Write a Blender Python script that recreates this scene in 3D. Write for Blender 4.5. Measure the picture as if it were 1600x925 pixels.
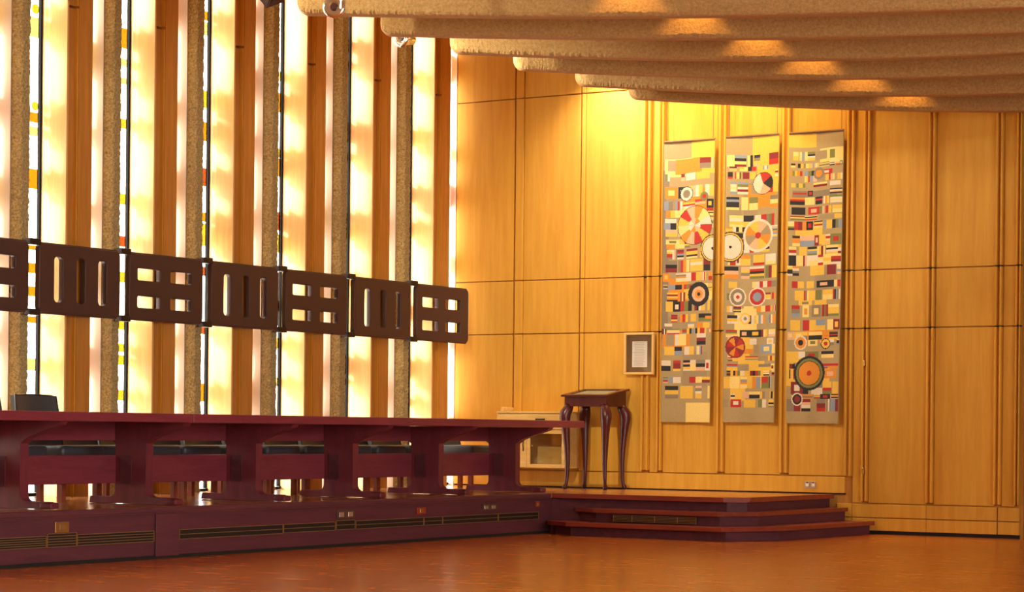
import bpy, bmesh, math, random
from mathutils import Matrix, Vector, noise
for o in list(bpy.data.objects): bpy.data.objects.remove(o)
sc = bpy.context.scene
C = sc.collection
PI = math.pi

# ------------------------------------------------------------------ camera
cd = bpy.data.cameras.new('camera'); cam = bpy.data.objects.new('camera', cd); C.objects.link(cam)
cd.sensor_width = 36; cd.lens = 36*3521/1600; cd.shift_y = (674.4-462.5)/1600; cd.clip_end = 200
cam.matrix_world = (Matrix.Translation((14.304, -15.210, 1.031)) @ Matrix.Rotation(math.radians(31.358), 4, 'Z')
                    @ Matrix.Rotation(PI/2, 4, 'X') @ Matrix.Rotation(0.0098, 4, 'Z'))
sc.camera = cam

# ------------------------------------------------------------------ daylight, exposure
W_STRENGTH = 6.6
w = bpy.data.worlds.new('sky'); sc.world = w; w.use_nodes = True
bg = w.node_tree.nodes['Background']; bg.inputs[0].default_value = (1.0, 0.97, 0.91, 1); bg.inputs[1].default_value = W_STRENGTH
pl = bpy.data.lights.new('daylight_portal', 'AREA'); pl.shape = 'RECTANGLE'; pl.size = 18.0; pl.size_y = 5.8
pl.cycles.is_portal = True
po = bpy.data.objects.new('daylight_portal', pl); C.objects.link(po)
po.matrix_world = Matrix.Translation((-0.06, -2.0, 3.3)) @ Matrix(((0, 0, -1, 0), (1, 0, 0, 0), (0, -1, 0, 0), (0, 0, 0, 1)))
pl2 = bpy.data.lights.new('daylight_portal_right', 'AREA'); pl2.shape = 'RECTANGLE'; pl2.size = 17.0; pl2.size_y = 3.9
pl2.cycles.is_portal = True
po2 = bpy.data.objects.new('daylight_portal_right', pl2); C.objects.link(po2)
po2.matrix_world = Matrix.Translation((20.15, -9.5, 2.55)) @ Matrix(((0, 0, 1, 0), (1, 0, 0, 0), (0, 1, 0, 0), (0, 0, 0, 1)))
sl_ = bpy.data.lights.new('sun', 'SUN'); sl_.energy = 4.2; sl_.angle = math.radians(11); sl_.color = (1.0, .96, .88)
so = bpy.data.objects.new('sun', sl_); C.objects.link(so); so.location = (-6, -8, 9)
so.rotation_euler = Vector((.50, .82, -.24)).to_track_quat('-Z', 'Y').to_euler()
sc.view_settings.view_transform = 'Standard'; sc.view_settings.look = 'None'
sc.view_settings.gamma = 1.0; sc.view_settings.use_curve_mapping = False
sc.view_settings.exposure = 0.72
sc.cycles.diffuse_bounces = 6; sc.cycles.max_bounces = 12; sc.cycles.transparent_max_bounces = 16
sc.cycles.use_denoising = True

# ------------------------------------------------------------------ materials
M = {}
def nt(name):
    m = bpy.data.materials.new(name); m.use_nodes = True; t = m.node_tree
    M[name] = m
    return m, t, t.nodes['Principled BSDF']
def lk(t, a, b): t.links.new(a, b)
def coords(t, scale, obj=True):
    tc = t.nodes.new('ShaderNodeTexCoord'); mp = t.nodes.new('ShaderNodeMapping')
    lk(t, tc.outputs['Object'], mp.inputs['Vector']); mp.inputs['Scale'].default_value = scale
    return mp.outputs['Vector']
def noise_tex(t, vec, scale, detail=4, rough=.55, dist=0):
    n = t.nodes.new('ShaderNodeTexNoise'); lk(t, vec, n.inputs['Vector'])
    n.inputs['Scale'].default_value = scale; n.inputs['Detail'].default_value = detail
    n.inputs['Roughness'].default_value = rough; n.inputs['Distortion'].default_value = dist
    return n.outputs['Fac']
def ramp(t, fac, stops):
    r = t.nodes.new('ShaderNodeValToRGB'); lk(t, fac, r.inputs['Fac']); e = r.color_ramp.elements
    while len(e) < len(stops): e.new(.5)
    for k, (p, c) in enumerate(stops): e[k].position = p; e[k].color = (*c, 1)
    return r.outputs['Color']
def bump(t, b, h, strength, dist):
    n = t.nodes.new('ShaderNodeBump'); lk(t, h, n.inputs['Height']); n.inputs['Strength'].default_value = strength
    n.inputs['Distance'].default_value = dist; lk(t, n.outputs['Normal'], b.inputs['Normal'])
def rnd(t, amt, col):
    # a slight difference from piece to piece
    oi = t.nodes.new('ShaderNodeObjectInfo'); mr = t.nodes.new('ShaderNodeMapRange')
    lk(t, oi.outputs['Random'], mr.inputs['Value']); mr.inputs['To Min'].default_value = 1-amt; mr.inputs['To Max'].default_value = 1+amt
    hs = t.nodes.new('ShaderNodeHueSaturation'); lk(t, mr.outputs['Result'], hs.inputs['Value']); lk(t, col, hs.inputs['Color'])
    return hs.outputs['Color']
def plain(name, col, rough=.5, metal=0, spec=.5):
    m, t, b = nt(name); b.inputs['Base Color'].default_value = (*col, 1); b.inputs['Roughness'].default_value = rough
    b.inputs['Metallic'].default_value = metal; b.inputs['Specular IOR Level'].default_value = spec
    return m
def wood(name, c0, c1, scale, rough, spec=.4, vary=.06, bstr=.05, coat=0):
    m, t, b = nt(name)
    v = coords(t, scale)
    n1 = noise_tex(t, v, 3.0, 6, .6, .35); n2 = noise_tex(t, v, 26, 3, .6)
    mx = t.nodes.new('ShaderNodeMath'); mx.operation = 'MULTIPLY_ADD'; lk(t, n2, mx.inputs[0]); mx.inputs[1].default_value = .35; lk(t, n1, mx.inputs[2])
    col = ramp(t, mx.outputs[0], [(.40, c0), (.85, c1)])
    lk(t, rnd(t, vary, col), b.inputs['Base Color'])
    b.inputs['Roughness'].default_value = rough; b.inputs['Specular IOR Level'].default_value = spec
    b.inputs['Coat Weight'].default_value = coat; b.inputs['Coat Roughness'].default_value = .15
    bump(t, b, n2, bstr, .004)
    return m
wood('veneer', (.62, .295, .032), (.74, .395, .056), (5, 5, .35), .6, .18, .05)
wood('veneer_lit', (.64, .35, .10), (.80, .50, .19), (5, 5, .35), .5, .3, .04)  # lighter copy of the veneer, window light put into its colour
wood('veneer_shaded', (.46, .185, .03), (.64, .30, .06), (6, 6, .4), .45, .35, .05)  # darker copy of the same wood, shade of fins and grooves put into it
wood('cabinet_wood', (.60, .34, .09), (.80, .52, .17), (.6, 5, 5), .4, .35, .03)
wood('table_wood', (.18, .025, .040), (.28, .048, .066), (4, .5, 4), .38, .4, .06)
wood('leg_wood', (.14, .023, .036), (.23, .040, .055), (4, 4, .6), .42, .4, .06)
wood('platform_fascia', (.095, .028, .040), (.150, .042, .055), (4, .4, 5), .55, .3, .06)
wood('step_wood', (.20, .035, .022), (.33, .06, .03), (.5, 4, 5), .32, .5, .05)
wood('platform_boards', (.36, .13, .035), (.52, .22, .07), (5, .5, 5), .2, .5, .06)
wood('chair_wood', (.22, .04, .02), (.32, .07, .03), (8, 8, 1), .4, .4, .05)
wood('mahogany', (.055, .008, .010), (.10, .015, .016), (4, 4, .8), .3, .4, .03, coat=.1)

# parquet
m, t, b = nt('parquet')
v = coords(t, (1, 1, 1))
br = t.nodes.new('ShaderNodeTexBrick'); lk(t, v, br.inputs['Vector'])
br.inputs['Color1'].default_value = (.74, .225, .028, 1); br.inputs['Color2'].default_value = (.50, .125, .016, 1); br.inputs['Mortar'].default_value = (.12, .03, .01, 1)
br.inputs['Scale'].default_value = 1.0; br.inputs['Mortar Size'].default_value = .003; br.inputs['Brick Width'].default_value = .30; br.inputs['Row Height'].default_value = .075
br.inputs['Bias'].default_value = 0.0
n1 = noise_tex(t, coords(t, (1.2, .5, 1)), 1.2, 5, .6)
mixc = t.nodes.new('ShaderNodeMix'); mixc.data_type = 'RGBA'; mixc.blend_type = 'MULTIPLY'; mixc.inputs[0].default_value = .6
lk(t, br.outputs['Color'], mixc.inputs[6]); lk(t, ramp(t, n1, [(.3, (.72, .62, .55)), (.7, (1.0, 1.0, 1.0))]), mixc.inputs[7])
lk(t, mixc.outputs[2], b.inputs['Base Color'])
n2 = noise_tex(t, coords(t, (1, 1, 1)), 9, 4, .6)
mr = t.nodes.new('ShaderNodeMapRange'); lk(t, n2, mr.inputs['Value']); mr.inputs['To Min'].default_value = .14; mr.inputs['To Max'].default_value = .30
lk(t, mr.outputs['Result'], b.inputs['Roughness']); b.inputs['Specular IOR Level'].default_value = .55
bump(t, b, br.outputs['Fac'], .12, .002)

# concrete with exposed aggregate
m, t, b = nt('aggregate_concrete')
v = coords(t, (1, 1, 1))
vo = t.nodes.new('ShaderNodeTexVoronoi'); lk(t, v, vo.inputs['Vector']); vo.inputs['Scale'].default_value = 95
n1 = noise_tex(t, v, 55, 5, .7)
lk(t, ramp(t, n1, [(.28, (.17, .125, .045)), (.5, (.44, .35, .15)), (.72, (.68, .57, .30))]), b.inputs['Base Color'])
b.inputs['Roughness'].default_value = .9; bump(t, b, vo.outputs['Distance'], .6, .012)
# rough plaster of the ceiling beams
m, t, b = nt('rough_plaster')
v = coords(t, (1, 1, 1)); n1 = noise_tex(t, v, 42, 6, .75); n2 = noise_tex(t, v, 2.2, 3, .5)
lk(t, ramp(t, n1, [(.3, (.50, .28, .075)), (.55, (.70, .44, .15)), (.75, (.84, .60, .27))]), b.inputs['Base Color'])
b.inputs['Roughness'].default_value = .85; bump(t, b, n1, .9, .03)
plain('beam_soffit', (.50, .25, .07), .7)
plain('white_plaster', (.80, .72, .58), .8)
plain('lining_paint', (.50, .41, .31), .8)
plain('ceiling_paint', (.55, .40, .22), .9)
plain('room_wall', (.55, .33, .12), .8)
plain('dark_recess', (.045, .022, .018), .6)
plain('toe_black', (.012, .009, .008), .8)
plain('bronze', (.082, .040, .034), .5, .1, .4)
plain('bronze_clip', (.030, .016, .014), .45, .3)
plain('frame_metal', (.006, .005, .005), .8, 0, .1)
plain('black_leather', (.055, .058, .066), .42, 0, .5)
plain('leather_piping', (.03, .028, .027), .3)
plain('chrome', (.85, .82, .78), .08, 1)
plain('dark_hood', (.06, .02, .015), .4)
plain('brass', (.62, .36, .12), .35, .8)
plain('brass_line', (.48, .30, .10), .35, .6)
plain('grille_black', (.018, .012, .011), .6)
plain('socket_steel', (.70, .58, .42), .3, .7)
plain('socket_insert', (.10, .055, .04), .5)
plain('socket_red', (.35, .05, .02), .5)
plain('mat_board', (.20, .105, .04), .8)
plain('frame_gold', (.78, .50, .17), .35)
plain('paper', (.88, .84, .74), .8)
plain('ink', (.45, .30, .20), .8)
plain('hanging_wire', (.10, .05, .02), .5)
plain('baize', (.30, .30, .16), .8)
def glass(name, tint, gl=.05):
    m, t, b = nt(name); t.nodes.remove(b); out = t.nodes['Material Output']
    tr = t.nodes.new('ShaderNodeBsdfTransparent'); tr.inputs[0].default_value = (*tint, 1)
    g = t.nodes.new('ShaderNodeBsdfGlossy'); g.inputs['Roughness'].default_value = .05
    mx = t.nodes.new('ShaderNodeMixShader'); mx.inputs[0].default_value = gl
    lk(t, tr.outputs[0], mx.inputs[1]); lk(t, g.outputs[0], mx.inputs[2]); lk(t, mx.outputs[0], out.inputs['Surface'])
glass('clear_glass', (.97, .97, .97))
sq = lambda c: tuple(math.sqrt(x) for x in c)      # light passes the front and the back face of a piece
glass('yellow_glass', sq((.17, .105, .004)), .02)
glass('pale_yellow_glass', sq((.16, .13, .035)), .02)
glass('orange_glass', sq((.15, .055, .001)), .02)
glass('red_glass', sq((.11, .016, .002)), .02)
GL = {'Y': 'yellow_glass', 'y': 'pale_yellow_glass', 'O': 'orange_glass', 'R': 'red_glass'}
# woven tapestry: the woven colours sit in a colour attribute
m, t, b = nt('tapestry_weave')
at = t.nodes.new('ShaderNodeAttribute'); at.attribute_name = 'weave'
n1 = noise_tex(t, coords(t, (1, 1, 1)), 120, 3, .6)
mixc = t.nodes.new('ShaderNodeMix'); mixc.data_type = 'RGBA'; mixc.blend_type = 'MULTIPLY'; mixc.inputs[0].default_value = .5
lk(t, at.outputs['Color'], mixc.inputs[6]); lk(t, ramp(t, n1, [(.3, (.7, .7, .7)), (.7, (1.15, 1.15, 1.15))]), mixc.inputs[7])
lk(t, mixc.outputs[2], b.inputs['Base Color']); b.inputs['Roughness'].default_value = .95; bump(t, b, n1, .3, .004)

# ------------------------------------------------------------------ helpers
class MB:
    def __init__(s): s.bm = bmesh.new()
    def box(s, x0, x1, y0, y1, z0, z1, bev=0, seg=2):
        r = bmesh.ops.create_cube(s.bm, size=1)
        vs = r['verts']
        for v in vs: v.co = Vector(((x0+x1)/2+v.co.x*(x1-x0), (y0+y1)/2+v.co.y*(y1-y0), (z0+z1)/2+v.co.z*(z1-z0)))
        if bev:
            es = list({e for v in vs for e in v.link_edges})
            bmesh.ops.bevel(s.bm, geom=es, offset=bev, segments=seg, affect='EDGES', profile=.5)
        return s
    def prism(s, pts, a0, a1, axis='Z'):
        # polygon pts swept along an axis
        def P(u, v, a): return {'Z': (u, v, a), 'Y': (u, a, v), 'X': (a, u, v)}[axis]
        A = [s.bm.verts.new(P(u, v, a0)) for u, v in pts]; B = [s.bm.verts.new(P(u, v, a1)) for u, v in pts]
        n = len(pts)
        s.bm.faces.new(A[::-1]); s.bm.faces.new(B)
        for i in range(n): s.bm.faces.new((A[i], A[(i+1) % n], B[(i+1) % n], B[i]))
        return s
    def tube(s, pts, rad, n=10, cap=True, flat=None):
        # tube along pts; rad is one radius or one for each point
        pts = [Vector(p) for p in pts]; rings = []
        rad = rad if isinstance(rad, (list, tuple)) else [rad]*len(pts)
        for i, p in enumerate(pts):
            d = (pts[min(i+1, len(pts)-1)]-pts[max(i-1, 0)]).normalized()
            ref = Vector((0, 1, 0)) if abs(d.y) < .9 else Vector((1, 0, 0))
            a = d.cross(ref).normalized(); bb = d.cross(a)
            rings.append([s.bm.verts.new(p+(a*math.cos(2*PI*k/n)+bb*math.sin(2*PI*k/n))*rad[i]) for k in range(n)])
        for i in range(len(rings)-1):
            for k in range(n): s.bm.faces.new((rings[i][k], rings[i][(k+1) % n], rings[i+1][(k+1) % n], rings[i+1][k]))
        if cap: s.bm.faces.new(rings[0][::-1]); s.bm.faces.new(rings[-1])
        return s
    def build(s, name, mat, parent=None, smooth=False, loc=None):
        bmesh.ops.recalc_face_normals(s.bm, faces=s.bm.faces[:])
        me = bpy.data.meshes.new(name); s.bm.to_mesh(me); s.bm.free()
        me.materials.append(M[mat])
        if smooth:
            for p in me.polygons: p.use_smooth = True
        return link(name, me, parent, loc)
def link(name, me, parent=None, loc=None):
    o = bpy.data.objects.new(name, me); C.objects.link(o)
    if parent: o.parent = parent
    if loc: o.location = loc
    return o
def empty(name, loc=(0, 0, 0), rz=0):
    o = bpy.data.objects.new(name, None); C.objects.link(o); o.location = loc; o.rotation_euler = (0, 0, rz); o.empty_display_size = .1
    return o
def tag(o, label=None, cat=None, group=None, kind=None):
    if label: o['label'] = label
    if cat: o['category'] = cat
    if group: o['group'] = group
    if kind: o['kind'] = kind
    return o
def copy_tree(o, parent=None):
    c = o.copy(); C.objects.link(c)
    if parent: c.parent = parent
    for ch in list(o.children): copy_tree(ch, c)
    return c
ORD = ['first', 'second', 'third', 'fourth', 'fifth', 'sixth', 'seventh', 'eighth', 'ninth', 'tenth', 'eleventh', 'twelfth']

# ------------------------------------------------------------------ main levels
P = .405            # platform height
B = 1.2             # window bay
YB = 6.80           # face of the panelled back wall
CEIL = 6.2
D = .31             # depth of the timber fins
XP = 2.67           # face of the platform

# ------------------------------------------------------------------ floor, ceiling, outer walls
tag(MB().box(0, 20, -20, 8.4, -.2, 0).build('floor', 'parquet'), kind='structure')
tag(MB().box(-.4, 20, -20, 8.4, CEIL, CEIL+.2).build('ceiling', 'ceiling_paint'), kind='structure')
wr = tag(empty('wall_right'), kind='structure')
MB().box(20, 20.3, -20, 8.4, 0, .6).build('wall_panel', 'room_wall', wr); MB().box(20, 20.3, -20, 8.4, 4.5, CEIL).build('wall_panel', 'room_wall', wr)
MB().box(20, 20.3, -20, -18, .6, 4.5).build('wall_panel', 'room_wall', wr); MB().box(20, 20.3, -1.0, 8.4, .6, 4.5).build('wall_panel', 'room_wall', wr)
for k in range(9): MB().box(20, 20.3, -18+k*2.1, -18+k*2.1+.2, .6, 4.5).build('pier', 'room_wall', wr)
for k in range(8):  # unseen windows, added as fill light for the camera-facing surfaces
    ws = tag(empty('window_%d' % (60+k), (20.1, -17.8+k*2.1, 0)), kind='structure')
    MB().box(-.004, .004, .03, 1.87, .63, 4.47).build('pane', 'clear_glass', ws)
    MB().box(-.03, .03, 0, 1.9, .6, .629).build('sill', 'frame_metal', ws); MB().box(-.03, .03, .001, .029, .63, 4.5).build('mullion', 'frame_metal', ws)
tag(MB().box(0, 20, -20.2, -20, 0, CEIL).build('wall_front', 'room_wall'), kind='structure')
wl = tag(empty('wall_left'), kind='structure')
MB().box(-.3, 0, -20.2, -10.8, 0, CEIL).build('wall_panel', 'room_wall', wl)
MB().box(-.3, .02, -10.8, 6.84, 0, P-.001).build('wall_base', 'white_plaster', wl)

# ------------------------------------------------------------------ window wall: fins, columns, stained glass
Z1 = 4.835
def fin_profile(n):
    """plan of a timber fin, in (X, Y) relative to the glass corner"""
    return None
fin_meshes = {}
def fin(n):
    root = tag(empty('trim_%d' % (n+11), (0, n*B, 0)), kind='structure')
    def part(key, name, mat, poly, z0, z1):
        k = (key, z0)
        if k not in fin_meshes:
            mb = MB().prism(poly, z0, z1); o = mb.build(name, mat, root); fin_meshes[k] = o.data
        else: link(name, fin_meshes[k], root)
    z0, z1 = P+.001, CEIL-.001
    for z0, z1 in ((P+.001, Z1-.012), (Z1+.012, CEIL-.001)):
        part('strip', 'recessed_strip', 'veneer_shaded', [(.06, .024), (D-.045, .024), (D-.045, .150), (.06, .150)], z0, z1)
        part('bead', 'edge_bead', 'veneer', [(D-.044, .140), (D-.006, .140), (D-.006, .154), (D-.044, .154)], z0, z1)
    for z0, z1 in ((P+.001, CEIL-.001),):
        part('core', 'core', 'toe_black', [(.0, .024), (.058, .024), (.058, .150), (.0, .150)], z0, z1)  # added behind the strip to stop light leaking through its joint
        part('rev', 'reveal_board', 'veneer_lit', [(.0, 0), (D, 0), (D, .022), (0, .022)], z0, z1)
        part('face', 'fin_board', 'veneer_shaded', [(.0, .156), (D, .156), (D, .338), (0, .338)], z0, z1)
        part('lip', 'lipping', 'veneer', [(.0, .340), (D-.05, .340), (D-.05, .372), (0, .372)], z0, z1)
    return root
col_meshes = {}
def column(n):
    y0, y1, c = .60, .775, .038
    root = tag(empty('concrete_column', (0, n*B, 0)), kind='structure')
    if 'c' not in col_meshes:
        prof = [(.0, y0), (D-.085, y0), (D-.006, y0+c), (D, y0+c+.012), (D, (y0+y1)/2), (D, y1-c-.012), (D-.006, y1-c), (D-.085, y1), (0, y1)]
        bm = bmesh.new(); rows = []; N = 260; rng = random.Random(5)
        for i in range(N+1):
            z = P+.001+(CEIL-P-.002)*i/N; row = []
            for k, (x, y) in enumerate(prof):
                j = 0 if k in (0, 8) else .0055
                row.append(bm.verts.new((x+rng.uniform(-j, j), y+rng.uniform(-j, j), z)))
            rows.append(row)
        for i in range(N):
            for k in range(len(prof)-1): bm.faces.new((rows[i][k], rows[i][k+1], rows[i+1][k+1], rows[i+1][k]))
        mb = MB(); mb.bm.free(); mb.bm = bm
        col_meshes['c'] = mb.build('shaft', 'aggregate_concrete', root).data
        col_meshes['r'] = MB().box(0, D-.092, y0-.014, y0-.002, P+.001, CEIL-.001).build('reveal_lining', 'lining_paint', root).data
    else:
        link('shaft', col_meshes['c'], root); link('reveal_lining', col_meshes['r'], root)
    return root
PIECES = {0: [(4.76, 4.85, 'Yc'), (4.55, 4.73, 'y'), (3.89, 3.97, 'Yc'), (3.78, 3.87, 'O'), (3.66, 3.74, 'y'), (3.18, 3.36, 'O'), (2.63, 2.67, 'O'), (2.42, 2.51, 'O'), (2.21, 2.30, 'O'), (1.97, 2.03, 'O'), (1.54, 1.65, 'y')],
1: [(4.63, 4.82, 'O'), (4.46, 4.53, 'y'), (4.29, 4.35, 'y'), (3.87, 3.96, 'Y'), (3.15, 3.25, 'Y'), (2.75, 2.85, 'R'), (2.41, 2.51, 'Y'), (1.96, 2.06, 'Y'), (1.75, 1.83, 'Y'), (1.63, 1.72, 'Y'), (1.29, 1.39, 'Y')],
2: [(5.09, 5.18, 'O'), (4.94, 5.07, 'y'), (4.22, 4.39, 'Y'), (3.89, 4.08, 'O'), (3.44, 3.62, 'R'), (3.09, 3.18, 'O'), (2.85, 3.07, 'Y'), (2.55, 2.64, 'R'), (1.97, 2.04, 'R'), (1.30, 1.48, 'O')],
3: [(4.66, 4.75, 'y'), (4.33, 4.53, 'O'), (3.86, 3.95, 'Y'), (3.66, 3.85, 'O'), (3.10, 3.29, 'R'), (2.87, 3.06, 'Y'), (2.26, 2.37, 'O'), (1.87, 1.98, 'Y'), (1.48, 1.57, 'y')],
4: [(5.14, 5.27, 'R'), (4.95, 5.04, 'R'), (4.16, 4.37, 'R'), (3.96, 4.05, 'O'), (3.30, 3.40, 'R'), (3.11, 3.29, 'Y'), (2.60, 2.73, 'O'), (1.64, 1.84, 'R'), (1.53, 1.59, 'O')],
5: [(4.96, 5.09, 'y'), (4.27, 4.45, 'Y'), (3.62, 3.80, 'R'), (3.23, 3.41, 'O'), (2.28, 2.46, 'R'), (1.63, 1.85, 'O'), (1.31, 1.41, 'O')]}
win_meshes = {}
win_no = [0]
def window(y0, y1, pieces, mullion_at=None, frame=True):
    win_no[0] += 1
    root = tag(empty('window_%d' % win_no[0], (0, y0, 0)), kind='structure')
    wd = y1-y0; k = round(wd, 3)
    def shared(key, name, mat, fn):
        if (k, key) not in win_meshes: win_meshes[(k, key)] = fn().build(name, mat, root).data
        else: link(name, win_meshes[(k, key)], root)
    shared('pane', 'pane', 'clear_glass', lambda: MB().box(-.004, .004, .004, wd-.004, P+.03, CEIL-.02))
    shared('sill', 'sill', 'frame_metal', lambda: MB().box(-.02, .03, .002, wd-.002, P+.001, P+.03))
    if frame: shared('mull', 'mullion', 'frame_metal', lambda: MB().box(-.02, .014, wd-.020, wd-.001, P+.031, CEIL-.02))
    for (z0, z1, c, a, b) in pieces:
        mat = GL[c[0]]
        if c.endswith('c'):
            r = (z1-z0)/2; yc = b-r
            mb = MB().prism([(yc+r*math.cos(2*PI*q/20), (z0+z1)/2+r*math.sin(2*PI*q/20)) for q in range(20)], .006, .014, 'X')
        else: mb = MB().box(.006, .014, a, b, z0, z1)
        mb.build('glass_piece', mat, root)
    return root
rng = random.Random(11)
for n in range(-9, 6):
    fin(n)
    # narrow light between fin and column
    nar = []
    if n >= -1:
        z = rng.uniform(.6, 1.0)
        while z < 5.6:
            h = rng.uniform(.15, .36); nar.append((z, z+h, rng.choice('YOORR'), .005, .205-rng.uniform(.0, .03))); z += h+rng.uniform(.25, .75)
    if n == 5: MB().box(-.02, .05, n*B+.374, n*B+.60, P+.001, CEIL-.001).build('sun_block_panel', 'white_plaster', wl)  # added blocker, narrows the last window to keep sun off the back wall
    window(n*B+(.374 if n < 5 else .602), n*B+(.584 if n < 5 else .80), nar, frame=False)
    if n < 5: column(n)
    # wide light between column and the next fin
    if n < 5:
        wide = []
        m_ = n+1
        if m_ in PIECES:
            r2 = random.Random(40+m_)
            wd = B-.777
            rt_ = wd-(.048 if m_ < 3 else .036)
            for (z0, z1, c) in PIECES[m_]:
                hid = wd-(.17 if m_ < 2 else .13)      # broader coloured field towards the column
                wide.append((z0, z1, c, (hid+.004 if len(c) == 1 else hid), rt_))
                wide.append((z0-.05, z1+.07, c[0], .012, hid))
        window(n*B+.777, (n+1)*B-.001, wide)

# ------------------------------------------------------------------ back wall panelling
wb = tag(empty('wall_back'), kind='structure')
MB().box(-.3, 6.9, YB+.036, YB+.25, 0, CEIL).build('backing', 'veneer_shaded', wb)
MB().box(.0, .095, YB+.002, YB+.03, P+.001, CEIL-.001).build('reveal_lining', 'white_plaster', wb)
MB().box(6.9, 20, YB+.75, YB+.95, 0, CEIL).build('recess_wall', 'dark_recess', wb)
MB().box(6.9, 6.93, YB+.25, YB+.75, 0, CEIL).build('recess_side', 'dark_recess', wb)
RL = [(.600, 2.138), (2.150, 2.748), (2.760, 4.829), (4.841, CEIL-.002)]
RR = [(.323, 2.138), (2.150, 2.748), (2.760, 4.829), (4.841, CEIL-.002)]
COLS = [(.11, .888), (1.022, 1.755), (1.828, 2.566), (2.668, 2.764), (2.832, 3.496), (3.588, 4.240), (4.341, 4.986)]
COLR = [(5.072, 5.176), (5.250, 5.884), (5.966, 6.606), (6.686, 6.822)]
for cols, rows in ((COLS, RL), (COLR, RR)):
    for x0, x1 in cols:
        for z0, z1 in rows: MB().box(x0, x1, YB, YB+.035, z0, z1, .004, 1).build('panel', 'veneer', wb)
# narrow strips beside the two plain joints on the left
for x0, x1 in ((.915, 1.018), (1.776, 1.824)):
    for z0, z1 in RL: MB().box(x0, x1, YB-.012, YB+.035, z0, z1, .008, 2).build('strip', 'veneer', wb)
# double battens
def batten(x0, x1, rows, zlow):
    for k, (z0, z1) in enumerate(rows):
        lo = max(z0, zlow) if k == 0 else z0
        mb = MB(); wv = (x1-x0)*.30
        mb.box(x0, x0+wv, YB-.045, YB+.03, lo, z1, .004, 1); mb.box(x1-wv, x1, YB-.045, YB+.03, lo, z1, .004, 1)
        mb.box(x0+wv-.002, x1-wv+.002, YB-.008, YB+.03, lo+.004, z1-.004)
        mb.build('batten', 'veneer', wb)
        if k < 3: MB().box(x0+.004, x1-.004, YB-.04, YB+.03, z1+.001, z1+.011).build('batten_key', 'toe_black', wb)
for x0, x1 in ((2.570, 2.664), (2.768, 2.828), (3.500, 3.584), (4.246, 4.336)): batten(x0, x1, RL, .62)
batten(4.990, 5.068, RL, .47)
for x0, x1 in ((5.180, 5.246), (5.888, 5.962), (6.610, 6.682), (6.826, 6.880)): batten(x0, x1, RR, .34)
for zc in (1.78, .66): MB().box(5.196, 5.216, YB-.055, YB-.046, zc-.03, zc+.03, .004, 1).build('catch', 'brass', wb)
# skirting on the platform and down at the floor
bb = tag(empty('baseboard_back'), kind='structure')
MB().box(.11, 4.986, YB-.006, YB+.035, P+.014, .590, .003, 1).build('board', 'veneer', bb)
MB().box(.11, 4.986, YB+.01, YB+.035, P+.001, P+.013).build('shadow_gap', 'toe_black', bb)  # black strip, the shade of the gap is put into its colour
for x0, x1 in ((4.90, 5.066), (5.072, 5.886), (5.892, 6.640), (6.652, 6.872)):
    MB().box(x0, x1, YB-.006, YB+.035, .175, .312, .003, 1).build('board', 'veneer', bb)
    MB().box(x0, x1, YB-.006, YB+.035, .038, .165, .003, 1).build('board', 'veneer', bb)
MB().box(4.9, 6.872, YB+.015, YB+.035, .001, .037).build('toe_shade', 'toe_black', bb)  # black strip painting the shade in the gap at the floor

# ------------------------------------------------------------------ platform and steps
pf = tag(empty('platform_floor'), kind='structure')
TOP = [(.02, -12), (XP, -12), (XP, 4.66), (4.66, 4.66), (4.80, 4.82), (4.82, YB-.01), (.02, YB-.01)]
MB().prism([(x if x < XP-.1 else x-.0, y) for x, y in TOP], .0, P-.045).build('carcass', 'platform_fascia', pf)
# boards of the deck, running along the windows
nb = 20; x0 = .02; bw = (XP+.02-.02)/nb
for k in range(nb):
    MB().box(x0+k*bw+.001, x0+(k+1)*bw-.001, -12, YB-.012, P-.045, P-.0002*(k % 3), .0, 1).build('deck_board', 'platform_boards', pf)
for k in range(9):
    a = XP+.022+k*.233; b_ = a+.231
    yf = 4.68 if b_ < 4.62 else (4.72 if b_ < 4.72 else 4.9)
    MB().box(a, min(b_, 4.80), yf, YB-.012, P-.045, P-.0002*(k % 3)).build('deck_board', 'platform_boards', pf)
# nosings
MB().box(XP-.02, XP+.030, -12, 4.62, P-.044, P+.004, .012, 3).build('nosing', 'platform_fascia', pf)
def ledge(outer, back, z0, z1, name, mat):
    """a tread: outer line of points out to the nose, closed along the back line"""
    MB().prism(outer+back, z0, z1).build(name, mat, pf)
ledge([(XP+.03, 4.64), (2.95, 4.60), (4.66, 4.58), (4.84, 4.80), (4.87, YB-.012)], [(4.80, YB-.012), (4.77, 4.83), (4.64, 4.68), (XP+.03, 4.68)], P-.043, P+.003, 'nosing', 'step_wood')
S2 = [(2.98, 4.62), (3.30, 4.42), (4.70, 4.36), (4.95, 4.76), (5.03, YB-.012)]
S1 = [(2.72, 4.50), (3.10, 4.22), (4.86, 4.13), (5.20, 4.72), (5.33, YB-.012)]
ledge(S2, [(4.80, YB-.012), (4.77, 4.80), (4.64, 4.67), (2.98, 4.67)], .270-.040, .270, 'tread', 'step_wood')
ledge(S1, [(4.80, YB-.012), (4.77, 4.80), (4.64, 4.67), (2.72, 4.67)], .135-.040, .135, 'tread', 'step_wood')
def inset(pts, d): return [(x-d*.55 if i > 2 else (x+d if i == 0 else x), y+d if i < 4 and i > 0 else y) for i, (x, y) in enumerate(pts)]
ledge(inset(S2, .06), [(4.80, YB-.012), (4.77, 4.80), (4.64, 4.668), (3.05, 4.668)], .136, .229, 'riser', 'platform_fascia')
ledge(inset(S1, .10), [(4.80, YB-.012), (4.77, 4.80), (4.64, 4.668), (2.84, 4.668)], .001, .094, 'riser', 'platform_fascia')
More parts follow.
